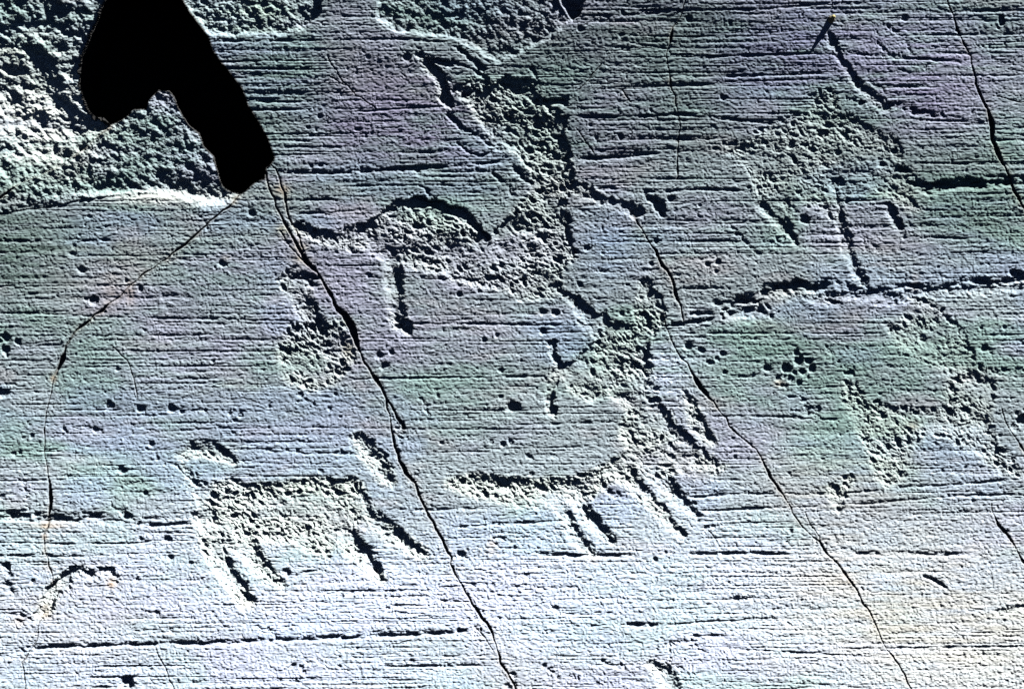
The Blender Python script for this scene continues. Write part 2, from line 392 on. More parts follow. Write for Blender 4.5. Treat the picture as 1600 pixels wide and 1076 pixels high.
for pts in ([(1010,735,34),(1040,762,26),(1066,784,22),(1088,804,10)], [(990,755,30),(1018,785,24),(1044,814,18),(1066,832,8)]):
    q = part('leg', M, None, f3); stroke(pts, 26, 5.5, 8, 0.8, q)
for pts in ([(895,765,30),(912,800,24),(938,828,20),(958,846,10)], [(868,775,24),(884,808,24),(906,842,20),(926,868,10)]):
    q = part('leg', M, None, f3); stroke(pts, 26, 5.5, 9, 0.8, q)
q = part('back_line', M, None, f3)
stroke([(702,754,14),(740,758,34),(800,768,42),(850,772,46),(900,768,46),(935,748,34)], 36, 5.0, 12, 1.0, q)
for c, wd in (([(876,452),(905,474),(926,490),(946,506)], 13), ([(944,505),(960,512),(976,507)], 16), ([(990,500),(992,530)], 8), ([(1018,590),(1022,615),(1030,640)], 12), ([(1042,646),(1050,660),(1060,672)], 17), ([(1078,620),(1090,640),(1100,672)], 9), ([(1000,670),(1016,700)], 8), ([(1072,700),(1090,712),(1108,722)], 10), ([(1112,716),(1132,728)], 9), ([(1030,756),(1048,766),(1066,772)], 11), ([(1066,778),(1078,790),(1090,804)], 11), ([(1014,778),(1034,796),(1048,814)], 9), ([(1046,812),(1066,831)], 8), ([(924,804),(944,828)], 10), ([(942,832),(960,846)], 12), ([(892,822),(912,842),(926,862)], 12), ([(703,748),(730,749),(760,756)], 8), ([(780,752),(812,753),(834,754)], 12), ([(844,749),(880,752)], 9), ([(902,741),(920,742)], 11), ([(950,765),(970,774)], 12), ([(920,560),(940,580),(960,600)], 8), ([(862,540),(868,560)], 10), ([(860,614),(866,640)], 9), ([(915,600),(935,612)], 10), ([(935,725),(960,740)], 8), ([(916,622),(928,626)], 12), ([(1000,440),(1010,452)], 12), ([(985,722),(1010,735)], 9)):
    blows(c, wd)
stroke([(1070,612,10),(1082,640,22),(1092,665,26),(1110,690,16)], 20, 3.5, 6, 1.0, None)
# 4. animal in the lower left
f4 = part('animal_carving', 'mid', 'four legged pecked animal with a hooked head walking left of the middle crack')
region([(285,728),(300,742),(318,752),(345,752),(366,752),(381,758),(425,758),(468,752),(484,749),(534,752),(556,746),(566,766),(576,795),(560,812),(556,836),(530,842),(510,872),(480,862),(450,848),(405,848),(380,862),(352,868),(326,850),(311,800),(304,776),(288,750)], 4.5, 9, 1.0, f4)
q = part('head', 'mid', None, f4)
stroke([(284,712,14),(300,703,22),(325,702,24),(348,712,22),(366,722,10)], 22, 5, 8, 0.8, q)
groove([(292,697),(312,690),(335,691),(352,703),(369,716)], 11, 7, q, 2)
groove([(274,724),(292,744),(306,764)], 5, 2.5, None, 2)
for pts in ([(322,810,34),(334,850,30),(350,888,26),(370,918,24),(388,940,16)], [(372,835,30),(392,860,26),(410,888,22),(440,914,10)], [(535,828,30),(556,856,26),(578,884,22),(598,906,8)], [(558,762,18),(572,796,20),(594,822,22),(626,846,22),(660,864,14)]):
    q = part('leg', 'mid', None, f4); stroke([(a_, b_, c_ * 1.25) for a_, b_, c_ in pts], 28, 5.0, 9, 1.0, q)
q = part('tail', 'mid', None, f4)
stroke([(558,684,18),(572,700,28),(590,724,34),(606,748,28)], 28, 4.5, 8, 0.9, q)
for c, wd in (([(364,750),(382,760),(392,762)], 11), ([(400,756),(425,758),(450,757)], 9), ([(500,748),(534,752),(556,746)], 10), ([(476,748),(492,760)], 9), ([(566,770),(574,792),(590,812)], 9), ([(588,810),(612,828),(630,842)], 11), ([(630,842),(658,860)], 9), ([(540,826),(556,850)], 8), ([(560,866),(578,884)], 16), ([(584,886),(601,906)], 10), ([(344,868),(356,890),(370,912)], 11), ([(372,914),(398,942)], 8), ([(394,848),(406,872)], 10), ([(404,874),(418,888),(432,894)], 11), ([(420,896),(444,916)], 8), ([(328,756),(338,770)], 9), ([(564,680),(580,704)], 12), ([(584,706),(592,724)], 8), ([(622,660),(632,674)], 13), ([(616,690),(624,706)], 7), ([(296,735),(315,752),(335,768)], 8), ([(600,908),(602,934)], 3)):
    blows(c, wd)
# 5. small hooked carving in the lower left corner
f5 = part('hook_carving', 'left', 'small hooked pecked carving in the lower left corner')
stroke([(60,960,14),(74,945,24),(82,925,20),(104,902,20),(112,892,15),(125,890,15),(147,897,15),(172,894,18),(181,902,12)], 14, 7, 6, 0.8, f5)
for c, wd in (([(102,890),(120,884),(147,893)], 8), ([(150,894),(174,889),(181,903)], 11), ([(106,900),(110,930)], 6), ([(80,925),(78,945)], 6), ([(34,958),(48,966)], 9), ([(24,968),(32,972)], 7), ([(60,962),(80,962)], 7), ([(2,880),(12,895)], 13), ([(8,905),(22,926)], 13)):
    blows(c, wd)
# 6. faint carving at the bottom edge
f6 = part('hook_carving', M, 'faint bent pecked carving cut by the bottom edge right of the middle')
stroke([(1020,1040,16),(1035,1050,30),(1050,1075,34),(1055,1115,34)], 28, 3.4, 9, 0.8, f6)
for c, wd in (([(1040,1006),(1067,999),(1085,1000)], 7), ([(1085,1002),(1097,1020)], 4), ([(1046,1010),(1047,1034)], 4), ([(1040,1035),(1052,1050),(1062,1068)], 7), ([(1062,1042),(1068,1048)], 7), ([(1082,1050),(1092,1050)], 5), ([(1022,1010),(1028,1012)], 5)):
    blows(c, wd)
# 7. figure in the upper right
f7 = part('figure_carving', M, 'pecked figure with spread arms and several legs in the upper right')
region([(1130,232),(1150,226),(1185,212),(1212,196),(1240,186),(1264,176),(1280,150),(1298,140),(1310,152),(1312,172),(1336,184),(1356,198),(1380,208),(1398,214),(1404,238),(1412,262),(1428,288),(1424,312),(1440,330),(1420,330),(1395,312),(1372,300),(1345,290),(1330,300),(1318,330),(1322,352),(1304,346),(1280,322),(1264,326),(1248,300),(1232,330),(1240,358),(1222,358),(1190,326),(1180,302),(1172,270),(1152,244)], 2.6, 8, 0.6, f7)
q = part('arm', M, None, f7)
stroke([(1296,52,8),(1315,90,14),(1335,125,16),(1362,152,16),(1383,166,14)], 14, 3.5, 6, 0.9, q)
q = part('leg', M, None, f7)
stroke([(1301,282,14),(1311,322,16),(1318,352,18),(1326,398,18),(1340,428,20),(1352,448,16)], 16, 4.5, 6, 0.8, q)
q = part('leg', M, None, f7)
stroke([(1190,322,16),(1208,340,18),(1234,364,14),(1246,384,8)], 16, 4, 7, 0.5, q)
q = part('leg', M, None, f7)
stroke([(1388,320,10),(1398,342,16),(1408,362,12)], 14, 6, 6, 0.2, q)
q = part('foot_groove', M, 'deep dark furrow running right from the upper right figure to the corner crack', f7)
groove([(1364,244),(1384,258),(1411,262),(1428,284),(1448,290),(1488,284),(1538,281),(1575,278),(1620,281)], 17, 10, q, 2)
for c, wd in (([(1180,207),(1210,191),(1237,182),(1262,174)], 8), ([(1270,152),(1297,137)], 9), ([(1307,177),(1334,184),(1354,197),(1380,206)], 11), ([(1388,161),(1411,164),(1438,174),(1475,177)], 11), ([(1398,211),(1406,237)], 9), ([(1122,228),(1143,224),(1160,228)], 10), ([(1160,228),(1187,243),(1205,248)], 8), ([(1214,249),(1254,247),(1279,244)], 9), ([(1245,296),(1264,321)], 9), ([(1279,314),(1292,332),(1306,342)], 12), ([(1204,328),(1220,342),(1236,356)], 11), ([(1337,278),(1374,294)], 9), ([(1414,311),(1438,326)], 9), ([(1391,322),(1404,346),(1412,366)], 11), ([(1303,282),(1312,322)], 8), ([(1318,352),(1328,396),(1340,424)], 10), ([(1342,428),(1351,446)], 13), ([(1300,146),(1308,166)], 9), ([(1325,152),(1348,158)], 9), ([(1298,58),(1316,92),(1334,124)], 6), ([(1336,124),(1360,152),(1376,162)], 8), ([(1300,236),(1340,222),(1372,226)], 8), ([(1340,216),(1362,240)], 7), ([(1352,372),(1360,376),(1370,386)], 6), ([(1352,376),(1354,394)], 4), ([(1382,36),(1410,56)], 6), ([(1370,66),(1390,86),(1420,90)], 6), ([(1320,80),(1360,86),(1384,88)], 5), ([(1358,128),(1384,140)], 5), ([(1414,58),(1424,84)], 6)):
    blows(c, wd)
for x, y, r in ((1314,284,9),(1257,344,8),(1287,211,10),(1237,227,7),(1386,240,6),(1395,236,5),(1332,288,5),(1282,296,6),(1265,232,5),(1310,240,7),(1240,372,7),(1224,372,5)):
    pit(x, y, r)
# right ledge
p = part('ledge', M, 'ragged dark ledge crossing the right side above a bright hollow')
groove([(1112,470),(1131,477),(1155,468),(1181,464),(1192,451),(1235,445),(1247,440),(1264,447),(1301,441)], 17, 12, p, 3.0)
groove([(1301,441),(1341,450),(1388,453),(1414,441),(1448,447),(1475,447),(1505,435),(1538,440),(1588,436),(1625,424)], 11, 7, p, 3)
groove([(1190,462),(1202,480),(1205,493)], 8, 5, None, 2)
groove([(1052,505),(1088,500),(1111,498)], 8, 5, None, 2); groove([(1080,490),(1112,487)], 7, 4, None, 2); groove([(1126,480),(1130,496)], 8, 6, None, 2)
region([(1128,482),(1150,476),(1185,470),(1202,490),(1180,502),(1130,506)], 8, 16, 0.3, None)
groove([(1290,466),(1312,472)], 9, 5, None, 2); groove([(1584,424),(1605,430)], 12, 7, None, 1)
stroke([(1215,455),(1240,460),(1290,465),(1340,460),(1400,462),(1450,455),(1520,452),(1590,448)], 16, 3.0, 10, 0.5, None, 4)
# 8. animal at the right edge
f8 = part('animal_carving', M, 'broad pecked animal with a slanting neck at the right edge')
region([(1318,596),(1340,600),(1352,628),(1370,630),(1402,640),(1442,640),(1480,638),(1472,610),(1480,590),(1530,580),(1560,604),(1548,650),(1560,690),(1590,722),(1610,750),(1580,745),(1530,716),(1490,690),(1450,676),(1430,700),(1410,748),(1388,765),(1372,750),(1352,704),(1334,664),(1316,622)], 3.2, 9, 0.75, f8)
q = part('neck', M, None, f8)
region([(1384,506),(1400,505),(1420,480),(1432,464),(1446,462),(1470,482),(1500,512),(1518,542),(1530,575),(1520,592),(1472,580),(1436,562),(1404,541)], 2.4, 8, 0.7, q)
for c, wd in (([(1428,448),(1441,464),(1468,486)], 7), ([(1468,484),(1498,510),(1515,541),(1528,570)], 9), ([(1384,504),(1398,512)], 10), ([(1432,500),(1460,504)], 9), ([(1534,540),(1548,550)], 10), ([(1534,572),(1551,578),(1588,577),(1610,574)], 10), ([(1318,576),(1330,582)], 13), ([(1326,606),(1340,620),(1352,632)], 12), ([(1368,628),(1401,639),(1441,640),(1481,638)], 10), ([(1496,590),(1510,602)], 11), ([(1475,652),(1492,664)], 11), ([(1536,664),(1546,672)], 12), ([(1546,674),(1560,694),(1584,716)], 8), ([(1310,562),(1318,580)], 6), ([(1334,596),(1338,606)], 8), ([(1404,548),(1440,562),(1470,574)], 5), ([(1292,542),(1298,550)], 8), ([(1322,542),(1326,548)], 6), ([(1480,610),(1510,622)], 7), ([(1520,620),(1540,622)], 7), ([(1430,610),(1400,608)], 4), ([(1338,660),(1352,690)], 6), ([(1384,570),(1410,574)], 4)):
    blows(c, wd)
for x, y, r in ((1538,544,6),(1597,655,10),(1586,668,6),(1321,746,6),(1328,744,5),(1307,763,6),(1311,796,6),(1320,775,6),(1300,760,5),(1398,750,6),(1404,742,4),(1562,680,4),(1508,730,5),(1472,734,3)):
    pit(x, y, r)
stroke([(1300,765,14),(1310,790,18),(1318,770,18),(1326,748,12)], 16, 2.5, 6, 0.8, None)
groove([(1444,898),(1462,906),(1478,917)], 6, 4, None, 1.5)
stroke([(1560,955),(1600,952)], 12, 2.5, 6, 0.9, None)
# 9. cluster of pecks
for x, y, r in ((1244,551,5),(1247,565,8),(1264,564,6),(1268,575,7),(1229,574,9),(1199,574,7),(1217,591,6),(1235,592,6),(1249,598,5),(1254,581,6),(1241,582,4),(1222,602,4),(1228,604,4),(1262,590,4)):
    pit(x, y, r, None, None, part('peck_mark', M) if r > 5 else None)
for x, y, r, ry in ((1262,637,7,5),(1278,638,5,5),(1240,620,9,4),(1255,626,6,3)):
    pit(x, y, r, None, ry)
groove([(1250,618),(1275,640)], 5, 3)
region([(1255,640),(1275,644),(1282,650),(1262,652)], 3, 6, 0, None)

# other pits
PITS = [(803,634,9),(783,579,6),(756,530,4.5),(776,524,4),(848,487,7),(868,488,7),(848,517,6),(592,556,7),(601,572,7),(612,551,5),(783,619,5),(749,455,5),(576,429,5),(718,460,5),(515,638,5),(139,338,5),(393,333,8),(114,397,5),(97,420,4.5),(127,422,8),(197,439,4),(147,469,7),(134,467,4),(219,452,5),(28,534,6),(8,527,9),(10,547,8),(5,614,9),(171,633,6),(221,638,7),(268,638,7),(284,644,5),(184,577,4),(376,649,5),(367,656,4),(365,676,4),(237,693,5),(100,671,4.5),(150,671,5),(37,684,4),(50,681,4),(22,708,5),(31,708,4),(346,412,7),(192,733,7),(227,770,4.5),(262,841,7),(219,841,5),(266,871,6),(298,880,5),(244,957,5),(267,983,4),(50,907,4.5),(197,1065,11),(448,893,7),(534,930,4),(721,866,7),(823,898,5),(868,950,6),(1024,873,4),(1235,830,5.5),(1104,823,5),(1114,822,4),(1151,935,6),(1229,847,3.5),(907,45,6),(947,25,5),(970,55,5),(1129,152,7),(970,214,5),(884,154,5),(1076,28,6),(1414,27,6),(1581,53,4),(1026,376,5),(1017,412,5),(906,444,5),(918,388,5),(972,490,5),(980,445,4),(636,89,6),(560,202,6),(500,182,5),(576,89,4),(1105,413,5),(1122,408,6),(1118,424,4),(1212,384,5),(1217,374,5),(1224,588,6),(40,752,3),(2,776,5),(103,785,3),(500,735,5),(690,692,5),(786,694,6),(797,691,5),(768,690,4),(825,712,5),(830,740,4),(775,850,4),(1130,553,6),(1095,546,7),(1075,540,7),(1110,566,6),(1120,560,5),(1133,582,5),(605,950,4),(585,740,4),(470,616,5),(478,624,4),(490,632,3),(850,1040,5),(858,1046,5),(457,1040,5),(475,1050,4),(470,1042,4),(464,1064,4),(644,1032,4),(531,1041,3),(1600,640,4)]
for x, y, r in PITS:
    slab = 'main'
    pid = None
    if r >= 6.9:
        j, i = np.searchsorted(Y, y), np.searchsorted(X, x)
        slab = SLABS[SL[j, i]]
        pid = part('pit', slab)
    pit(x, y, r * rng.uniform(.9, 1.1), None, r * rng.uniform(.75, 1.05), pid)
pit(1565, 33, 5, 6, 12); pit(1560, 44, 4, 4, 4)
for c, wd in (([(186,794),(202,806)], 12), ([(208,810),(222,815)], 8), ([(172,780),(178,790)], 6), ([(36,752),(42,770),(46,790)], 5), ([(44,766),(52,776)], 6), ([(106,745),(118,743),(130,746)], 6), ([(937,1030),(955,1037),(976,1041)], 8), ([(880,1054),(904,1058)], 6), ([(1150,936),(1176,932)], 5), ([(1176,934),(1178,944)], 3), ([(862,1042),(868,1052)], 6), ([(801,1052),(806,1066)], 9), ([(790,1066),(800,1080)], 9), ([(652,612),(664,632),(672,650)], 5), ([(1150,362),(1172,384),(1188,396)], 7), ([(1142,352),(1160,370)], 5), ([(130,664),(150,672),(160,672)], 6), ([(0,534),(12,552)], 9), ([(860,680),(870,684)], 3), ([(440,375),(452,382)], 7), ([(620,660),(626,690)], 8), ([(768,841),(795,839)], 6), ([(400,978),(422,982),(430,995)], 6), ([(340,987),(344,998)], 4), ([(605,978),(609,988)], 5), ([(740,976),(752,986)], 6), ([(1075,1030),(1100,1032)], 3), ([(440,980),(460,976)], 4)):
    blows(c, wd)

# ------------------------------------------------------------------ the cracks
for pts, slab, lab in ((CRACK_A, 'left', 'long curved crack from the black recess to the lower left'), (CRACK_B, 'mid', 'long slanting open crack through the middle of the face'), (CRACK_C, M, 'short upper length of the crack right of the middle'), (CRACK_C2, M, 'long slanting crack running to the bottom edge right of the middle'), (CRACK_D, 'corner', 'thin crack cutting off the top right corner'), (CRACK_E, M, 'hairline crack standing upright near the top edge'), (CRACK_F, M, None), (CRACK_F2, M, None), (CRACK_G, 'block', 'thin crack along the foot of the rough block')):
    crack(pts, part('crack', slab, lab))
crack([(424,258,2),(431,264,3),(437,280,3),(444,300,3),(447,322,3),(452,342,3.5),(460,356,2.5),(474,390,2.5),(482,410,3)], part('crack', M))
crack([(437,360,2.5),(452,384,3),(470,404,3),(480,414,3)], None); crack([(604,624,3),(617,644,4),(631,668,6)], None); crack([(741,978,2),(758,996,1.4),(771,1017,1.2)], None)
crack([(243,1010,1.5),(250,1028,2),(258,1042,1.2),(270,1070,1.5),(274,1090,1.5)], None, 1.2, 6)
crack([(604,1010,0.5),(640,1000,0.5)], None, 1, 3)
for c in ([(512,90,.6),(530,120,.9),(556,150,1.2),(590,172,.9)], [(540,134,.4),(512,118,1.0)], [(905,140,.8),(940,100,.3)], [(1552,150,.6),(1600,160,.6)], [(986,160,1),(972,140,.6)], [(900,200,.6),(928,240,.8)], [(175,540,.8),(198,562,.9),(208,590,1.0),(214,620,.9)], [(1100,820,.5),(1120,846,.6)], [(1258,800,.6),(1272,826,1),(1282,848,1)]):
    crack(c, None, 1, 3)
# steps across the striae
for c in ([(711,66),(740,80),(766,98)], [(590,10),(590,35),(604,46)], [(655,288),(664,296)], [(1150,238),(1172,270),(1182,310)]):
    groove(c, 4, 1.5, None, 1.5)

# ------------------------------------------------------------------ random wear: scratches, nicks, pits
SCR = np.zeros((NY, NX))
def scratch(x, y, ln, wd, dep, slope, curve):
    w = window(x, x + ln, min(y, y + slope * ln) - 4 * wd - 2 - abs(curve), max(y, y + slope * ln) + 4 * wd + 2 + abs(curve))
    t = (XX[w] - x) / ln
    c = y + slope * (XX[w] - x) + curve * np.sin(t * math.pi) + 0.22 * JIT[w]
    dy = (YY[w] - c) / wd
    g = np.exp(-dy * dy) * np.clip(t * 8, 0, 1) * np.clip((1 - t) * 8, 0, 1) * (t > 0) * (t < 1)
    SCR[w] += dep * g * (0.75 + 0.5 * JIT2[w])
r = np.random.default_rng(101)
for _ in range(9800):
    wd = r.uniform(0.8, 1.3)
    scratch(r.uniform(-200, 1760), r.uniform(-118, 1190), 8 + r.exponential(30), wd, wd * r.uniform(0.3, 0.9), r.normal(-0.004, 0.04), r.normal(0, 0.8))
for _ in range(3500):
    ln = min(20 + r.exponential(90), 600)
    wd = r.uniform(0.75, 1.45) + r.exponential(0.2)
    x, y = r.uniform(-260, 1750), r.uniform(-120, 1190)
    sl = r.normal(-0.004, 0.012) - 0.014 * sstep(600, 1000, y) * sstep(900, 1500, x)
    scratch(x, y, ln, wd, wd * r.uniform(0.22, 0.62), sl, r.normal(0, 1.2))
for _ in range(1150):                       # fine dark lines that stay visible towards the steeply lit foot
    wd = r.uniform(0.8, 1.5)
    scratch(r.uniform(-200, 1760), 700 + 485 * r.random() ** 0.8, 15 + r.exponential(60), wd, wd * r.uniform(0.7, 1.5), r.normal(-0.01, 0.015), r.normal(0, 1.0))
for _ in range(420):                       # sharp straight thin scratches
    wd = r.uniform(0.8, 1.2)
    scratch(r.uniform(-260, 1700), r.uniform(-120, 1190), r.uniform(60, 420), wd, wd * r.uniform(0.9, 1.9), r.normal(-0.004, 0.006), r.normal(0, 0.6))
for _ in range(220):
    ln = r.uniform(60, 260)
    wd = r.uniform(2.0, 3.6)
    y = r.uniform(-120, 1190)
    if r.random() < 0.35: y = r.uniform(-40, 340)
    scratch(r.uniform(-260, 1750), y, ln, wd, wd * r.uniform(0.3, 0.65), r.normal(-0.004, 0.012), r.normal(0, 2))
NICK = np.zeros((NY, NX))
for _ in range(3600):
    x, y = r.uniform(-165, 1765), r.uniform(-115, 1190)
    rr = r.uniform(1.2, 2.6) if r.random() < 0.93 else r.uniform(2.6, 4.0)
    ry = rr * r.uniform(0.6, 1.3)
    w = window(x - 2 * rr, x + 2 * rr, y - 2 * ry, y + 2 * ry)
    q = np.hypot((XX[w] - x) / rr, (YY[w] - y) / ry)
    NICK[w] = np.maximum(NICK[w], rr * 0.75 * sstep(1.25, 0.4, q))
# hammer marks of the pecked parts
PK = np.zeros((NY, NX))
n = 0
PECK *= np.clip(0.8 + 1.3 * fbm(XX / 60, YY / 36, 301, 3), 0.4, 1.15)
jx = np.floor(r.uniform(0, 1640, 70000)); jy = np.floor(r.uniform(0, 1090, 70000))
ii = np.clip(np.searchsorted(X, jx), 0, NX - 1); jj = np.clip(np.searchsorted(Y, jy), 0, NY - 1)
keep = PECK[jj, ii] > r.uniform(0.15, 1.0, len(jx))
for x, y in zip(jx[keep] + r.random(keep.sum()), jy[keep] + r.random(keep.sum())):
    rr = 1.3 + min(r.exponential(1.1), 4.5)
    ry = rr * r.uniform(0.45, 0.9)
    w = window(x - 2.2 * rr, x + 2.2 * rr, y - 2.2 * rr, y + 2.2 * rr)
    th = r.normal(0.6, 0.5)
    ct, st_ = math.cos(th), math.sin(th)
    dx, dy = XX[w] - x, YY[w] - y
    q = np.hypot((dx * ct + dy * st_) / (1.35 * rr), (dy * ct - dx * st_) / ry) + 0.55 * JIT[w]
    PK[w] = np.maximum(PK[w], ry * r.uniform(0.6, 1.5) * sstep(1.2, 0.45, q))

# ------------------------------------------------------------------ height
wx = XX + 6 * JIT2
wy = YY + 0.5 * JIT2 + 0.004 * (XX - 800) * 0.5
H = np.zeros((NY, NX))
# long soft undulation of the polished face
H += 4.0 * fbm(XX / 420, YY / 260, 3, 3) + 1.1 * fbm(XX / 120, YY / 60, 5, 2)
# striae
stria = 1.0 * vnoise(wx / 260, wy / 9.0, 11) + 0.95 * vnoise(wx / 130, wy / 4.6, 12) + 0.55 * vnoise(wx / 70, wy / 2.6, 13)
mod = np.clip(0.7 + 1.1 * fbm(XX / 150, YY / 60, 15, 3), 0.1, 2)
g1 = fbm(wx / 8.5 + 0.25 * YY / 8, YY / 5.6, 21, 3, 0.65)
g2 = 1 - 2 * np.abs(vnoise(wx / 7.0 + 0.8 * JIT, YY / 4.6 + 0.8 * JIT, 26))
grain = 0.55 * g1 - 0.45 * g2 * np.abs(g2) + 0.55 * vnoise(wx / 3.4, YY / 2.6, 27)
pol = np.clip(1 - 0.75 * PECK - 0.8 * ROUGH, 0.1, 1)
H += FADE * pol * (0.25 * stria * mod - SCR * (0.3 + 0.6 * mod) - NICK * 0.8)
H += FADE * grain * (0.98 - 0.2 * sstep(400, 0, YY) + 0.6 * sstep(600, 950, YY))
# pecked and broken texture
u0 = XX * 0.82 + YY * 0.57; v0 = -XX * 0.57 + YY * 0.82
H += FADE * PECK * (2.0 * fbm(u0 / 10, v0 / 5.5, 51, 3, 0.7) - 1.05 * PK + 0.6)
u = (XX * 0.80 + YY * 0.60); v = (-XX * 0.60 + YY * 0.80)
br = fbm(u / 15, v / 9, 61, 4, 0.62)
br = br + 0.35 * np.abs(fbm(u / 40, v / 20, 71, 3)) * 2
br2 = np.floor(br * 6) / 6 * 0.5 + br * 0.5
br3 = fbm(u / 27, v / 19, 65, 3, 0.5) + 0.4 * np.abs(fbm(u / 34, v / 24, 75, 2))
H += FADE * ROUGH * (np.where(SL == 3, 5.5 * br3 + 2.4 * br2, 3.3 * br2) + 1.6 * fbm(XX / 7, YY / 6, 81, 2))
H -= np.where(CARVE < 30, CARVE * (1 + 0.45 * sstep(680, 1000, YY)), CARVE)

# the big shape of the face: bends outwards towards the foot, slightly under at the top
prof = 0.178 * (1 - sstep(-120, 600, Y)) - 0.365 * sstep(545, 1010, Y)
prof = prof * np.where(np.abs(Y - 540) < 1300, 1, 0.3)
z0y = np.concatenate([[0], np.cumsum(-0.5 * (prof[1:] + prof[:-1]) * np.diff(Y))])
z0y -= np.interp(538, Y, z0y)
amp_x = 1 - 0.16 * sstep(1150, 1600, XX)
Z0 = z0y[:, None] * amp_x
# block in the upper left turns to the light
Z0 = Z0 + 0
Zp = (H + Z0)
# drop at the very rim so the rock is a solid mass
for k, dz in ((0, 700), (1, 350), (2, 120)):
    Zp[k, :] -= dz; Zp[-1 - k, :] -= dz; Zp[:, k] -= dz; Zp[:, -1 - k] -= dz

mag = 1 - Z0 * S / DIST               # keeps the bent foot true to size
lx = (XX + SHX - 800) * S * mag
ly = -(YY + SHY - 538) * S * mag
lz = Zp * S
POS = ORG + lx[..., None] * R_ + ly[..., None] * U_ + lz[..., None] * N_

# ------------------------------------------------------------------ colour of the stone, with some light and shade painted in
GREEN = np.array([0.128, 0.190, 0.175]); LILAC = np.array([0.182, 0.188, 0.240]); BLUE = np.array([0.168, 0.212, 0.275]); CREAM = np.array([0.33, 0.325, 0.29]); ROSE = np.array([0.205, 0.190, 0.200]); GREY = np.array([0.162, 0.192, 0.208]); PALE = np.array([0.31, 0.345, 0.425]); DKG = np.array([0.066, 0.096, 0.088])
C = np.ones((NY, NX, 3)) * GREY
def tint(colr, k):
    global C
    k = np.clip(k, 0, 1)[..., None]
    C = C * (1 - k) + colr * k
tint(GREEN, 0.75 * sstep(-0.05, 0.45, fbm(XX / 170, YY / 75, 201, 4)))
tint(LILAC, 0.75 * sstep(-0.02, 0.45, fbm(XX / 190, YY / 85, 211, 4)))
tint(BLUE, 0.6 * sstep(0.05, 0.5, fbm(XX / 150, YY / 70, 221, 4)))
tint(ROSE, 0.35 * sstep(0.2, 0.6, fbm(XX / 110, YY / 45, 231, 4)))
BLOBN = fbm(XX / 60, YY / 9, 241, 4)
def blob(x, y, rx, ry, colr, k):
    q = ((XX - x) / rx) ** 2 + ((YY - y) / ry) ** 2
    tint(colr, k * np.exp(-q * 1.2) * (0.8 + 0.9 * BLOBN))
for b in ((460,130,90,110,GREEN,.8),(410,230,60,60,GREEN,.7),(620,170,120,70,LILAC,.8),(620,110,80,30,ROSE,.2),(840,170,90,90,GREEN,.9),(960,140,80,60,LILAC,.6),(1060,90,80,80,GREEN,.7),(1230,70,100,70,BLUE,.5),(1230,90,60,40,LILAC,.6),(1450,120,120,80,LILAC,.7),(1300,180,60,50,GREEN,.7),(1570,210,60,80,GREEN,.8),(1500,340,110,60,GREEN,.6),(1400,400,120,40,ROSE,.35),(1120,340,90,60,LILAC,.6),(1090,420,70,30,ROSE,.5),(30,390,110,60,DKG,.75),(140,440,90,60,ROSE,.45),(330,430,90,70,GREEN,.5),(540,430,60,60,LILAC,.9),(700,520,130,60,LILAC,.6),(860,520,60,40,BLUE,.7),(950,380,60,60,BLUE,.8),(1045,590,50,60,PALE,.9),(300,560,160,80,LILAC,.55),(230,650,140,60,BLUE,.5),(700,650,120,50,GREEN,.35),(1180,560,110,60,GREEN,.6),(1290,700,100,60,GREEN,.6),(1230,760,60,60,ROSE,.35),(860,920,200,70,PALE,.6),(550,930,200,60,PALE,.6),(1150,900,160,60,PALE,.5),(1500,1000,180,90,CREAM,.6),(1300,900,120,60,CREAM,.35),(90,930,110,70,LILAC,.6),(1330,790,90,40,LILAC,.7),(275,309,110,13,np.array([.45,.465,.44]),.9),(60,90,120,110,GREEN,.3),(70,190,110,90,np.array([.40,.425,.41]),.85),(30,110,70,70,np.array([.33,.36,.34]),.7),(250,220,80,60,GREEN,.8),(370,25,90,30,np.array([.24,.29,.26]),.8),(820,40,90,40,LILAC,.6),(680,30,80,30,GREEN,.6),(90,320,120,25,LILAC,.5)):  # sunlight on the recess lip and the rough block is painted in as paler stone
    blob(*b)
for b in ((1060,120,110,160,DKG,.6),(400,150,70,120,DKG,.5),(850,60,260,70,DKG,.35),(1350,60,300,90,np.array([.17,.17,.25]),.5),(1520,300,130,90,DKG,.65),(1400,240,120,60,DKG,.45),(1060,40,160,80,DKG,.4),(870,200,80,120,DKG,.4),(1180,130,110,70,np.array([.12,.125,.18]),.5),(1230,330,90,90,DKG,.35),(640,200,190,90,np.array([.135,.125,.185]),.65),(960,200,80,70,np.array([.13,.12,.175]),.5),(1450,150,120,70,np.array([.13,.125,.185]),.6),(1230,60,110,60,np.array([.125,.135,.20]),.5),(20,400,110,120,DKG,.75),(560,290,200,40,DKG,.4),(1290,520,140,60,DKG,.3)):  # dark patina, deepened to paint in the dimmer light of the upper face
    blob(*b)
tint(PALE, 0.4 * sstep(640, 960, YY) * (0.8 + 0.6 * fbm(XX / 160, YY / 50, 281, 3)))
tint(CREAM, 0.25 * sstep(850, 1050, YY) * sstep(1100, 1500, XX))
blob(1440, 950, 260, 130, np.array([0.215, 0.215, 0.20]), .75); blob(1320, 770, 120, 70, np.array([0.17, 0.18, 0.165]), .6); blob(80, 980, 130, 110, np.array([0.22, 0.225, 0.24]), .6)
# fine mineral speckle and streaks
sp = 1 + 0.14 * fbm(XX / 60, YY / 4, 251, 3) + 0.17 * vnoise(XX / 3.2, YY / 2.2, 261) + 0.12 * fbm(XX / 14, YY / 2.4, 265, 2) + 0.10 * fbm(XX / 300, YY / 160, 271, 3)
C = C * sp[..., None]
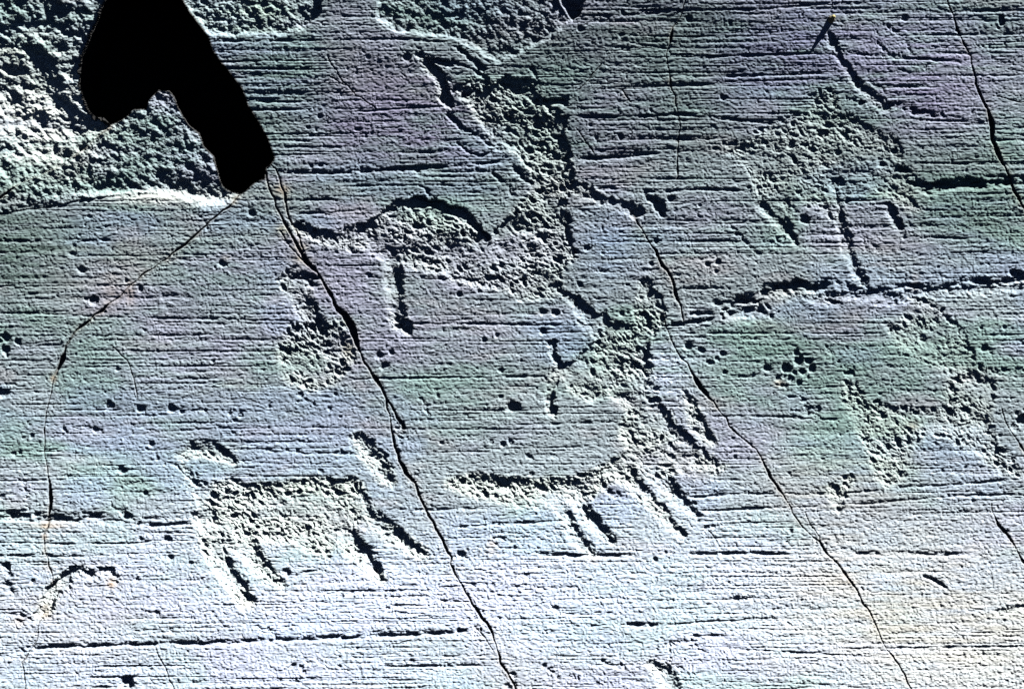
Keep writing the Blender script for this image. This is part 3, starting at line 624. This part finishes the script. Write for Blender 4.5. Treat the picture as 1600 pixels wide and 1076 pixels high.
# freshly bruised stone in the pecks, ochre stains
tint(np.array([0.33, 0.36, 0.335]), np.clip(PECK, 0, 1) * (0.34 + 0.3 * sstep(520, 790, YY) * (1 - 0.6 * sstep(1100, 1300, XX))))
OCH = np.array([0.24, 0.18, 0.125]); YEL = np.array([0.36, 0.32, 0.20])
for b in ((366,314,8,5,YEL,.7),(168,198,7,6,OCH,.6),(440,296,14,14,OCH,.35),(470,392,16,24,YEL,.35),(440,360,10,12,YEL,.3),(354,402,8,4,YEL,.7),(769,853,8,12,OCH,.75),(84,590,6,8,OCH,.7),(80,820,34,7,OCH,.4),(70,845,6,40,OCH,.45),(174,910,8,8,OCH,.7),(70,955,12,12,OCH,.6),(1218,598,10,6,OCH,.7),(925,872,12,8,OCH,.4),(544,545,12,16,YEL,.35),(386,945,14,8,OCH,.35),(1425,665,12,8,OCH,.35),(203,460,8,20,OCH,.4),(175,455,16,26,OCH,.25),(30,970,10,8,OCH,.4),(1430,440,8,16,OCH,.35),(1290,880,60,50,OCH,.12)):
    blob(*b)
tint(OCH * 1.05, 0.2 * CRKN * np.clip(0.6 + 1.2 * fbm(XX / 18, YY / 26, 291, 2), 0, 1))
tint(np.array([0.05, 0.045, 0.04]), 0.75 * CRK)      # soil in the cracks
tint(np.array([0.02, 0.02, 0.02]), HOLEK)            # shade of the recess painted near-black on its wall and rim
lum = C @ np.array([0.3, 0.55, 0.15])
C = lum[..., None] + 1.22 * (C - lum[..., None])
C = np.clip(C, 0.01, 0.8)

# ------------------------------------------------------------------ materials
def rock_material(name, rough_, bump):
    m = bpy.data.materials.new(name)
    m.use_nodes = True
    n = m.node_tree.nodes; l = m.node_tree.links
    b = n['Principled BSDF']
    at = n.new('ShaderNodeAttribute'); at.attribute_name = 'stone'
    tc = n.new('ShaderNodeTexCoord')
    no = n.new('ShaderNodeTexNoise'); no.inputs['Scale'].default_value = 900; no.inputs['Detail'].default_value = 3
    l.new(tc.outputs['Object'], no.inputs['Vector'])
    mr = n.new('ShaderNodeMapRange'); mr.inputs[1].default_value = 0.3; mr.inputs[2].default_value = 0.7; mr.inputs[3].default_value = 0.84; mr.inputs[4].default_value = 1.16
    l.new(no.outputs['Fac'], mr.inputs[0])
    mx = n.new('ShaderNodeMix'); mx.data_type = 'RGBA'; mx.blend_type = 'MULTIPLY'; mx.inputs[0].default_value = 1
    l.new(at.outputs['Color'], mx.inputs[6]); l.new(mr.outputs[0], mx.inputs[7])
    l.new(mx.outputs[2], b.inputs['Base Color'])
    b.inputs['Roughness'].default_value = rough_
    b.inputs['Specular IOR Level'].default_value = 0.25
    return m
M_ROCK = rock_material('ice_polished_schist', 0.72, 0)
M_PECK = rock_material('pecked_schist', 0.85, 0)
M_CRK = rock_material('crack_soil_hollow_shade', 0.95, 0)

# ------------------------------------------------------------------ meshes: the faces of each slab and of each part
def owner_faces(field):
    return field[:-1, :-1]
pf = owner_faces(PID).copy()
sf = owner_faces(SL)
slab_key = {k: i for i, k in enumerate(SLABS)}
for pid, (nm, slab, lab, par, grp) in enumerate(PARTS):      # a part never reaches over a crack into the next slab
    if nm != 'crack':
        pf[(pf == pid) & (sf != slab_key[slab])] = -1
pf[sf == 6] = -1
code = np.where(pf >= 0, pf + 100, sf)
cc = C.reshape(-1, 3).astype(np.float32)
pp = POS.reshape(-1, 3)
flat = code.ravel()
order = np.argsort(flat, kind='stable')
srt = flat[order]
keys, starts = np.unique(srt, return_index=True)
ends = np.append(starts[1:], len(srt))
groups = {int(k): order[a:b] for k, a, b in zip(keys, starts, ends)}

def build(name, key, mat):
    fi = groups.get(key)
    if fi is None or len(fi) < 6:
        return None
    j, i = np.divmod(fi, NX - 1)
    a = j * NX + i
    q = np.stack([a + NX, a + NX + 1, a + 1, a], 1)          # counter-clockwise seen from the camera
    vid, inv = np.unique(q.ravel(), return_inverse=True)
    v = pp[vid]
    o = v.mean(0)
    me = bpy.data.meshes.new(name)
    me.vertices.add(len(vid))
    me.vertices.foreach_set('co', (v - o).astype(np.float32).ravel())
    nf = len(fi)
    me.loops.add(nf * 4)
    me.loops.foreach_set('vertex_index', inv.astype(np.int32).ravel())
    me.polygons.add(nf)
    me.polygons.foreach_set('loop_start', np.arange(0, nf * 4, 4, dtype=np.int32))
    me.update(calc_edges=True)
    at = me.attributes.new('stone', 'FLOAT_COLOR', 'POINT')
    at.data.foreach_set('color', np.concatenate([cc[vid], np.ones((len(vid), 1), np.float32)], 1).ravel())
    me.polygons.foreach_set('use_smooth', np.zeros(nf, bool))
    me.materials.append(mat)
    ob = bpy.data.objects.new(name, me)
    col.objects.link(ob)
    ob.location = o
    return ob

SLAB_TXT = {
    'main': ('striated_rock', 'largest striated grey green slab carved with figures on the right of the middle crack'),
    'mid': ('striated_rock', 'striated slab with the pecked disc, between the curved crack and the middle crack'),
    'left': ('striated_rock', 'striated slab outside the curved crack, with a rough broken wedge below the black recess'),
    'block': ('rock_block', 'rough unpolished rock block beside the black recess in the upper left corner'),
    'corner': ('striated_rock', 'narrow striated slab cut off by a thin crack at the top right corner'),
    'sliver': ('stone_sliver', 'thin upright stone splinter wedged between two cracks below the black recess'),
}
slab_ob = {}
for k in SLABS:
    if k == 'hollow':
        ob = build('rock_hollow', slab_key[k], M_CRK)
        ob['kind'] = 'structure'
        continue
    nm, lab = SLAB_TXT[k]
    ob = build(nm, slab_key[k], M_ROCK)
    ob['label'] = lab
    ob['category'] = {'striated_rock': 'rock slab', 'rock_block': 'rock block', 'stone_sliver': 'stone'}[nm]
    ob['kind'] = 'thing'
    if nm == 'striated_rock':
        ob['group'] = 'rock slabs parted by cracks'
    slab_ob[k] = ob
part_ob = {}
for pid, (nm, slab, lab, par, grp) in enumerate(PARTS):
    ob = build(nm, pid + 100, M_CRK if nm == 'crack' else (M_PECK if 'carving' in nm or par is not None else M_ROCK))
    if ob is None:
        continue
    parent = part_ob.get(par) if par is not None else slab_ob[slab]
    if parent is None:
        parent = slab_ob[slab]
    part_ob[pid] = ob
    if lab:
        ob['label'] = lab
    base = Vector((0, 0, 0))
    o = parent
    while o is not None:
        base += o.location
        o = o.parent
    ob.location = Vector(ob.location) - base
    ob.parent = parent

# ------------------------------------------------------------------ the little dry stub near the top edge, with its long shadow
def plain(name, c1, c2, scale):
    m = bpy.data.materials.new(name); m.use_nodes = True
    n = m.node_tree.nodes; l = m.node_tree.links
    no = n.new('ShaderNodeTexNoise'); no.inputs['Scale'].default_value = scale
    tc = n.new('ShaderNodeTexCoord'); l.new(tc.outputs['Object'], no.inputs['Vector'])
    cr = n.new('ShaderNodeValToRGB'); cr.color_ramp.elements[0].color = (*c1, 1); cr.color_ramp.elements[1].color = (*c2, 1)
    l.new(no.outputs['Fac'], cr.inputs[0]); l.new(cr.outputs[0], n['Principled BSDF'].inputs['Base Color'])
    n['Principled BSDF'].inputs['Roughness'].default_value = 0.8
    return m
def point(px, py, h=0.0):
    j, i = np.searchsorted(Y, py), np.searchsorted(X, px)
    return POS[j, i] + N_ * h * S
def tube(name, pts, rad, mat, parent, origin):
    n = 10
    vs, fs = [], []
    P = np.array(pts)
    for k, (p_, r_) in enumerate(zip(P, rad)):
        t = P[min(k + 1, len(P) - 1)] - P[max(k - 1, 0)]
        t /= np.linalg.norm(t)
        e1 = np.cross(t, R_ + 0.3 * U_); e1 /= np.linalg.norm(e1); e2 = np.cross(t, e1)
        for a in range(n):
            th = 2 * math.pi * a / n
            vs.append(tuple(p_ - origin + r_ * (1 + 0.12 * math.sin(3 * th + k)) * (math.cos(th) * e1 + math.sin(th) * e2)))
    for k in range(len(P) - 1):
        for a in range(n):
            b = (a + 1) % n
            fs.append((k * n + a, k * n + b, (k + 1) * n + b, (k + 1) * n + a))
    fs.append(tuple(range(n))[::-1]); fs.append(tuple((len(P) - 1) * n + a for a in range(n)))
    me = bpy.data.meshes.new(name); me.from_pydata(vs, [], fs); me.update()
    me.polygons.foreach_set('use_smooth', np.ones(len(fs), bool))
    me.materials.append(mat)
    ob = bpy.data.objects.new(name, me); col.objects.link(ob); ob.parent = parent
    return ob
root = bpy.data.objects.new('plant_stub', None)
col.objects.link(root)
o = point(1299, 30)
root.location = o
root['label'] = 'tiny yellow tipped dry plant stub casting a pointed shadow near the top edge'
root['category'] = 'plant stub'
root.empty_display_size = 0.01
ax = lambda dx, dy, h: o + S * (dx * R_ - dy * U_ + h * N_)
tube('stem', [ax(-1, 1, -2), ax(-1, 0, 2), ax(0, -1, 5), ax(1, -2, 8)], [6.2 * S, 5.6 * S, 4.4 * S, 3.2 * S], plain('dry_stem', (0.05, 0.045, 0.03), (0.11, 0.10, 0.06), 400), root, o)
tube('tip', [ax(1, -2, 7.6), ax(2, -3, 9.5), ax(2.6, -3.8, 11.2), ax(3, -4.2, 12.2)], [2.7 * S, 3.0 * S, 2.2 * S, 0.7 * S], plain('yellow_tip', (0.24, 0.20, 0.07), (0.36, 0.31, 0.12), 500), root, o)
